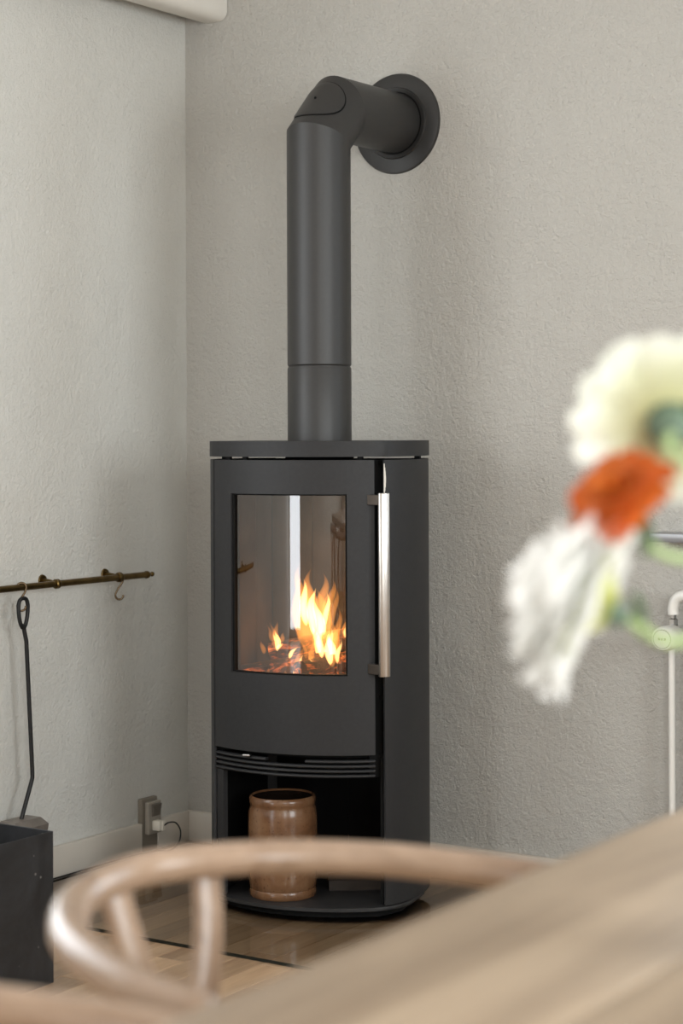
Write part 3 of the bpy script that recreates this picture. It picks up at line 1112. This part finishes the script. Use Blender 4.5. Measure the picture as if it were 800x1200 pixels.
bx, by = 0.062, -0.687
brush = thing('hearth_brush', 'black wrought-iron hearth brush with looped handle hanging from the rail', 'hearth brush', (bx, by, 0.155))
lp = []
for k in range(25):
    a = 2 * PI * k / 24
    lp.append((0.0, 0.0155 * math.sin(a), 0.501 - 0.034 * math.cos(a) - 0.006 * math.cos(2 * a)))
rod_pts = [(0, 0.0, 0.470), (0, 0.004, 0.452), (0.0, 0.010, 0.43), (0.0, 0.018, 0.30), (0.0, 0.028, 0.135), (0.0, 0.0285, 0.115), (0, 0.022, 0.098), (0.0, -0.010, 0.022)]
obj('handle_loop', tube(lp[:-1], 0.0047, 10, closed=True), 'wrought_black', brush, smooth=60)
obj('handle_rod', tube(rod_pts, 0.0050, 10), 'wrought_black', brush, smooth=60)
bm = bmesh.new()
add_rings(bm, [[(-0.032, -0.064, -0.008), (0.032, -0.064, -0.008), (0.032, 0.044, -0.008), (-0.032, 0.044, -0.008)],
               [(-0.034, -0.066, 0.010), (0.034, -0.066, 0.010), (0.034, 0.046, 0.010), (-0.034, 0.046, 0.010)],
               [(-0.022, -0.052, 0.026), (0.022, -0.052, 0.026), (0.022, 0.032, 0.026), (-0.022, 0.032, 0.026)]])
obj('brush_cap', bm, 'pewter', brush)
bm = bmesh.new()
rnd = random.Random(5)
for i in range(9):
    for j in range(15):
        x = -0.028 + 0.056 * i / 8
        y = -0.058 + 0.096 * j / 14
        dx, dy = rnd.uniform(-.006, .006), rnd.uniform(-.006, .006)
        add_tube(bm, [(x, y, -0.004), (x + dx, y + dy, -0.075 - rnd.random() * 0.01)], [0.0042, 0.003], 5)
o = obj('bristles', bm, 'bristle', brush)
o['kind'] = 'stuff'

# ------------------------------------------------------------------ black steel bin
BX0, BX1, BY0, BY1, BHt = 0.255, 0.577, -1.62, -1.160, 0.293
binr = thing('metal_bin', 'open black sheet-steel bin with scuffs standing by the left wall', 'bin', ((BX0 + BX1) / 2, (BY0 + BY1) / 2, 0.0))
hx, hy, tt = (BX1 - BX0) / 2, (BY1 - BY0) / 2, 0.0025
obj('side_sheet', box((hx - tt, -hy, 0), (hx, hy, BHt), 0.0008, 1), 'bin_steel', binr)
obj('side_sheet', box((-hx, -hy, 0), (-hx + tt, hy, BHt), 0.0008, 1), 'bin_steel', binr)
obj('end_sheet', box((-hx + tt, hy - tt, 0), (hx - tt, hy, BHt), 0.0008, 1), 'bin_steel', binr)
obj('end_sheet', box((-hx + tt, -hy, 0), (hx - tt, -hy + tt, BHt), 0.0008, 1), 'bin_steel', binr)
obj('bottom_sheet', box((-hx + tt, -hy + tt, 0.004), (hx - tt, hy - tt, 0.008)), 'bin_steel', binr)

# ------------------------------------------------------------------ wall socket, plug and cord
sock = thing('wall_socket', 'grey double wall socket with rocker switch between the skirting boards', 'socket', (0.0, -0.175, 0.0))
obj('mounting_board', box((0.0, -0.031, 0.006), (0.014, 0.031, 0.140), 0.002), 'socket_board', sock)
obj('face_plate', box((0.014, -0.020, 0.050), (0.027, 0.030, 0.131), 0.002), 'socket_plate', sock)
bm = bmesh.new()
add_rings(bm, [[(0.0268, -0.008, 0.094), (0.0268, 0.024, 0.094), (0.0268, 0.024, 0.126), (0.0268, -0.008, 0.126)],
               [(0.029, -0.007, 0.095), (0.029, 0.023, 0.095), (0.035, 0.023, 0.125), (0.035, -0.007, 0.125)]])
obj('rocker_switch', bm, 'socket_rocker', sock)
plug = thing('power_plug', 'white plug in the wall socket with a thin black cord', 'plug', (0.0, -0.172, 0.073))
obj('plug_body', box((0.027, -0.011, -0.013), (0.052, 0.013, 0.012), 0.003), 'plug_white', plug, smooth=40)
obj('plug_collar', box((0.052, -0.004, -0.012), (0.057, 0.008, 0.014), 0.002), 'plug_white', plug, smooth=40)
cp = [(0.055, 0.002, 0.0), (0.066, 0.008, 0.008), (0.078, 0.022, 0.006), (0.084, 0.033, -0.016), (0.080, 0.030, -0.045), (0.068, 0.012, -0.063), (0.045, -0.015, -0.0665),
      (0.030, -0.06, -0.0700), (0.022, -0.14, -0.0705), (0.021, -0.40, -0.0705), (0.0205, -0.9, -0.0705)]
cp = cp[:6] + [(0.050, -0.008, -0.0625)] + [(0.034, -0.05, -0.0625), (0.027, -0.12, -0.0625), (0.0265, -0.40, -0.0625), (0.0265, -0.648, -0.0625)]
obj('cord', tube(smoothpath(cp, 6), 0.0019, 8), 'cord_black', plug, smooth=60)

# ------------------------------------------------------------------ radiator with thermostat valve
rad = thing('radiator', 'white panel radiator with valve and riser pipe under the grey sill', 'radiator', (1.378, -0.05, 0.0))
obj('panel', box((0.075, -0.035, 0.15), (1.9, 0.020, 0.70), 0.006), 'radiator_white', rad, smooth=40)
for k in range(14):
    obj('panel_rib', box((0.10 + k * 0.125, -0.040, 0.18), (0.17 + k * 0.125, -0.034, 0.67), 0.003), 'radiator_white', rad, smooth=40)
obj('riser_pipe', tube([(0.0, 0.0, 0.0), (0.0, 0.0, 0.585)], 0.0075, 16), 'radiator_white', rad, smooth=40)
pts = smoothpath([(0.004, 0.0, 0.66), (0.004, 0.0, 0.675), (0.012, 0.0, 0.695), (0.035, 0.0, 0.702), (0.082, 0.0, 0.69)], 5)
obj('elbow_pipe', tube(pts, 0.012, 16), 'radiator_white', rad, smooth=40)
obj('union_nut', lathe([(0, 0.634), (0.0085, 0.634), (0.0105, 0.638), (0.0105, 0.650), (0.007, 0.652), (0.007, 0.664), (0, 0.664)], 6, origin=(0.004, 0, 0)), 'chrome', rad)
head = obj('valve_head', lathe([(0, -0.012), (0.020, -0.012), (0.0265, 0.004), (0.0272, 0.040), (0.0262, 0.056), (0.0235, 0.060), (0.0, 0.060)], 32, origin=(0.006, -0.005, 0.612), axis=(0, -1, 0)), 'valve_grey', rad, smooth=35)
obj('dial_ring', lathe([(0.0195, 0.059), (0.0195, 0.0610), (0.0208, 0.0610), (0.0208, 0.059)], 32, origin=(0.006, -0.005, 0.612), axis=(0, -1, 0)), 'valve_mark', head)
bm = bmesh.new()
for k, wd in enumerate((0.005, 0.004, 0.005)):
    x = 0.006 + (k - 1) * 0.0068
    add_box(bm, (x - wd / 2, -0.0660, 0.6095), (x + wd / 2, -0.0648, 0.6145))
obj('dial_emblem', bm, 'valve_mark', head)

# ------------------------------------------------------------------ table
TZ = 0.726
table = thing('dining_table', 'light oak dining table with plain top in the foreground', 'table', (2.888, -2.85, 0.0))
for i in range(5):
    x0 = -0.5 + i * 0.2
    obj('top_board', box((x0 + 0.0002, -0.95, TZ - 0.030), (x0 + 0.1998, 0.95, TZ), 0.003 if 0 < i < 4 else 0.006), 'table_oak', table, smooth=40)
for sx in (-0.40, 0.40):
    for sy in (-0.86, 0.86):
        bm = bmesh.new()
        add_rings(bm, [[(sx + a * r, sy + b_ * r, z) for a, b_ in ((-1, -1), (1, -1), (1, 1), (-1, 1))] for z, r in ((0, 0.022), (TZ - 0.03, 0.034))])
        obj('leg', bm, 'table_oak', table)
for sy in (-0.86, 0.86):
    obj('apron', box((-0.36, sy - 0.012, TZ - 0.10), (0.36, sy + 0.012, TZ - 0.03)), 'table_oak', table)

# ------------------------------------------------------------------ chair with bent rail and forked splat
def make_chair(name, label, loc, rz):
    ch = thing(name, label, 'chair', loc, rz, 'oak chairs along the table')
    # local: +x towards the table, rail back at x = 0; y across
    RT = 0.696
    hp = [(0.325, 0.224), (0.285, 0.220), (0.235, 0.212), (0.165, 0.190), (0.108, 0.158), (0.046, 0.094)]
    path = [(x, -y) for x, y in hp] + [(0.012, 0.0)] + [(x, y) for x, y in reversed(hp)]
    zz = [-0.004, -0.003, -0.002, 0, 0.002, 0.004, 0.005, 0.004, 0.002, 0, -0.002, -0.003, -0.004]
    P = smoothpath([(x, y, RT + z) for (x, y), z in zip(path, zz)], 6)
    n_ = len(P)
    rad_ = []
    for i in range(n_):
        t = abs(i / (n_ - 1) - 0.5) * 2
        e = min(1.0, (1 - t) / 0.04 + 0.35)
        rad_.append(0.0148 * min(1.0, e))
    obj('top_rail', tube(P, rad_, 20, flat=(1.05, 0.97), ref=(0, 0, 1)), 'chair_oak', ch, smooth=60)
    # forked splat
    SB = Vector((0.105, 0, 0.43))
    jn = Vector((0.070, 0, 0.545))
    stem = bmesh.new()
    add_tube(stem, [SB, (0.088, 0, 0.485), jn], [0.022, 0.022, 0.026], 12, flat=(1.0, 0.3), ref=(1, 0, 0.3), power=5)
    obj('splat_stem', stem, 'chair_oak', ch, smooth=40)
    for s in (-1, 1):
        pr = smoothpath([tuple(jn - Vector((-0.003, 0, 0.015))) , (0.058, s * 0.022, 0.575), (0.036, 0.010 + s * 0.042, 0.64), (0.020, 0.013 + s * 0.051, 0.69)], 5)
        obj('splat_prong', tube(pr, 0.0132, 12, flat=(1.0, 0.5), ref=(1, 0, 0.3), power=5), 'chair_oak', ch, smooth=40)
    # rear legs sweep up and forward to the arms
    for s in (-1, 1):
        pts = smoothpath([(0.03, s * 0.180, 0.0), (0.075, s * 0.184, 0.20), (0.125, s * 0.192, 0.42), (0.20, s * 0.208, 0.58), (0.295, s * 0.222, 0.685)], 5)
        r_ = [0.013 + 0.007 * math.sin(PI * min(1, i / (len(pts) - 1) * 1.1)) for i in range(len(pts))]
        obj('leg', tube(pts, r_, 14), 'chair_oak', ch, smooth=60)
        pts = [(0.53, s * 0.205, 0.0), (0.525, s * 0.205, 0.22), (0.52, s * 0.205, 0.435)]
        obj('leg', tube(pts, [0.013, 0.018, 0.017], 14), 'chair_oak', ch, smooth=60)
        obj('stretcher', tube([(0.085, s * 0.2, 0.235), (0.527, s * 0.205, 0.225)], 0.009, 10), 'chair_oak', ch, smooth=60)
        obj('seat_rail', tube([(0.12, s * 0.190, 0.42), (0.52, s * 0.205, 0.43)], 0.013, 10), 'chair_oak', ch, smooth=60)
    obj('seat_rail', tube([(0.115, -0.2, 0.425), (0.115, 0.2, 0.425)], 0.013, 10), 'chair_oak', ch, smooth=60)
    obj('seat_rail', tube([(0.52, -0.2, 0.42), (0.52, 0.2, 0.42)], 0.013, 10), 'chair_oak', ch, smooth=60)
    # woven cord seat
    bm = bmesh.new()
    g_ = 12
    for i in range(g_ + 1):
        for j in range(g_ + 1):
            u = i / g_; q = j / g_
            x = 0.105 + 0.43 * u
            wd = 0.19 + 0.018 * u
            bm.verts.new((x, -wd + 2 * wd * q, 0.442 - 0.016 * math.sin(PI * u) * math.sin(PI * q)))
    bm.verts.ensure_lookup_table()
    for i in range(g_):
        for j in range(g_):
            a = i * (g_ + 1) + j
            bm.faces.new((bm.verts[a], bm.verts[a + g_ + 1], bm.verts[a + g_ + 2], bm.verts[a + 1]))
    r = bmesh.ops.extrude_face_region(bm, geom=bm.faces[:])
    for q in [e for e in r['geom'] if isinstance(e, bmesh.types.BMVert)]:
        q.co.z -= 0.022
    obj('woven_seat', bm, 'cord_seat', ch, smooth=60)
    return ch
c1 = make_chair('dining_chair', 'pale oak chair with bent top rail and forked splat nearest the stove', (2.055, -2.703, 0.0), math.radians(-9))
c2_ = copy_tree(c1)
c2_.location = (2.055, -3.207, 0.0)
c2_.rotation_euler = (0, 0, math.radians(-6))
c2_['label'] = 'pale oak chair cut off at the lower left corner, only its arm showing'

# ------------------------------------------------------------------ flowers in a vase on the table
VX, VY = 2.66, -2.735
vase = thing('vase', 'pale ceramic vase on the table holding the cut flowers', 'vase', (VX, VY, TZ))
obj('vase_body', lathe([(0, 0), (0.036, 0), (0.04, 0.004), (0.05, 0.05), (0.05, 0.10), (0.034, 0.15), (0.030, 0.175), (0.036, 0.19), (0.033, 0.19), (0.027, 0.175), (0.03, 0.15), (0.045, 0.10), (0.045, 0.05), (0, 0.01)], 32), 'vase_ceramic', vase, smooth=50)

def flower(label, center, axis, R, mat, layers, seed, calyx=0.012, group='cut flowers in the vase', leaves=(), pw=0.30, vary=0.1):
    """head of many petals opening along axis; calyx and stem behind"""
    rnd = random.Random(seed)
    ax = Vector(axis).normalized()
    q = Vector((0, 0, 1)).rotation_difference(ax)
    f = thing('cut_flower', label, 'flower', tuple(center), 0.0, group)
    bm = bmesh.new()
    for (npet, tilt, ln) in layers:            # tilt: angle from the axis
        for k in range(npet):
            az = 2 * PI * (k + rnd.random() * 0.5) / npet
            L = R * ln * (1 - vary + 2 * vary * rnd.random())
            W = L * pw
            ti = math.radians(tilt + rnd.uniform(-7, 7))
            row = []
            for i in range(6):
                t = i / 5
                ang = ti * (0.55 + 0.45 * t)
                rr = L * t
                c = Vector((rr * math.sin(ang), 0, rr * math.cos(ang) * 1.0))
                wd = W * (0.18 + 0.82 * math.sin(PI * min(1, 0.12 + 0.72 * t)))
                ruff = 0.06 * L * math.sin(i * 2.1 + k) * t
                row.append([c + Vector((0, -wd, ruff)), c + Vector((0, 0, -0.04 * L * t)), c + Vector((0, wd, -ruff))])
            rz_ = Matrix.Rotation(az, 3, 'Z')
            vv = [[bm.verts.new(q @ (rz_ @ p)) for p in r_] for r_ in row]
            for a, b_ in zip(vv, vv[1:]):
                for j in range(2):
                    bm.faces.new((a[j], a[j + 1], b_[j + 1], b_[j]))
    obj('petals', bm, mat, f, smooth=60)
    bm = bmesh.new()
    add_lathe(bm, [(0, -calyx * 1.6), (calyx * 0.55, -calyx * 1.5), (calyx * 0.95, -calyx * 0.6), (calyx * 1.05, 0.0), (calyx * 0.5, calyx * 0.3), (0, calyx * 0.4)], 16, axis=tuple(ax))
    obj('calyx', bm, 'calyx_green', f, smooth=60)
    # stem down into the vase mouth
    c = Vector(center)
    s0 = -ax * calyx * 1.4
    end = Vector((VX + rnd.uniform(-.012, .012), VY + rnd.uniform(-.012, .012), TZ + 0.06)) - c
    mouth = Vector((VX + rnd.uniform(-.014, .014), VY + rnd.uniform(-.014, .014), TZ + 0.195)) - c
    mid = (s0 - ax * 0.05) * 0.6 + (mouth + Vector((0, 0, 0.05))) * 0.4
    obj('stem', tube(smoothpath([s0, s0 - ax * 0.03, mid, mouth, end], 6), 0.0032, 8), 'stem_green', f, smooth=60)
    for (p0, d, L, W, lm) in leaves:
        bm = bmesh.new()
        p0 = Vector(p0); d = Vector(d).normalized()
        sd = d.cross(Vector((0.3, 0.5, 0.8))).normalized()
        nr = sd.cross(d)
        rows = []
        for i in range(8):
            t = i / 7
            wd = W * math.sin(PI * (0.06 + 0.9 * t)) ** 0.8
            c_ = p0 + d * (L * t) + nr * (-0.25 * L * t * t)
            rows.append([c_ - sd * wd + nr * 0.003, c_ - nr * 0.0, c_ + sd * wd + nr * 0.003])
        th_ = nr * 0.0006
        up_ = [[bm.verts.new(p + th_) for p in r_] for r_ in rows]
        lo_ = [[bm.verts.new(p - th_) for p in r_] for r_ in rows]
        for a, b_, c2, d2 in zip(up_, up_[1:], lo_, lo_[1:]):
            for j in range(2):
                bm.faces.new((a[j], a[j + 1], b_[j + 1], b_[j]))
                bm.faces.new((c2[j], d2[j], d2[j + 1], c2[j + 1]))
            bm.faces.new((a[0], b_[0], d2[0], c2[0]))
            bm.faces.new((a[2], c2[2], d2[2], b_[2]))
        obj('leaf', bm, lm, f, smooth=60)
    return f

# picture directions at the flowers: right (0.835, 0.55, 0), up z, towards the viewer (0.55, -0.835, 0)
Rv = Vector((0.835, 0.550, 0)); Uv = Vector((0, 0, 1)); Vv = Vector((0.550, -0.835, 0))
flower('large cream white flower seen from behind at the top of the bunch', (2.612, -2.871, 1.067),
       Rv * 0.12 + Uv * 0.30 - Vv * 0.9, 0.053, 'petal_cream', [(30, 84, 1.0), (26, 68, 0.96), (20, 46, 0.85)], 1, 0.014, pw=0.2, vary=0.18,
       leaves=[((0.004, 0.003, 0.004), Rv * 0.9 + Uv * 0.25 + Vv * 0.4, 0.022, 0.009, 'leaf_green')])
flower('small orange flower between the two white ones', (2.590, -2.889, 1.022),
       -Rv * 0.50 + Uv * 0.66 + Vv * 0.42, 0.034, 'petal_orange', [(18, 82, 1.0), (16, 60, 0.9), (12, 34, 0.7), (8, 14, 0.6)], 2, 0.012,
       leaves=[((0.004, 0.004, -0.004), -Uv * 0.8 + Rv * 0.35 + Vv * 0.1, 0.030, 0.011, 'leaf_green')])
flower('white flower with yellow-green heart leaning lowest to the left', (2.582, -2.891, 0.955),
       -Rv * 0.86 + Uv * 0.42 - Vv * 0.22, 0.060, 'petal_white', [(34, 78, 0.98), (34, 66, 1.02), (32, 54, 1.02), (28, 42, 1.0), (20, 26, 0.98), (10, 10, 0.95)], 3, 0.008, pw=0.34, vary=0.12,
       leaves=[((0.010, 0.007, 0.010), Rv * 0.35 - Uv * 0.9 + Vv * 0.1, 0.026, 0.007, 'leaf_green'),
               ((0.05, 0.035, -0.01), Rv * 0.5 + Uv * 0.7, 0.06, 0.012, 'stem_green')])
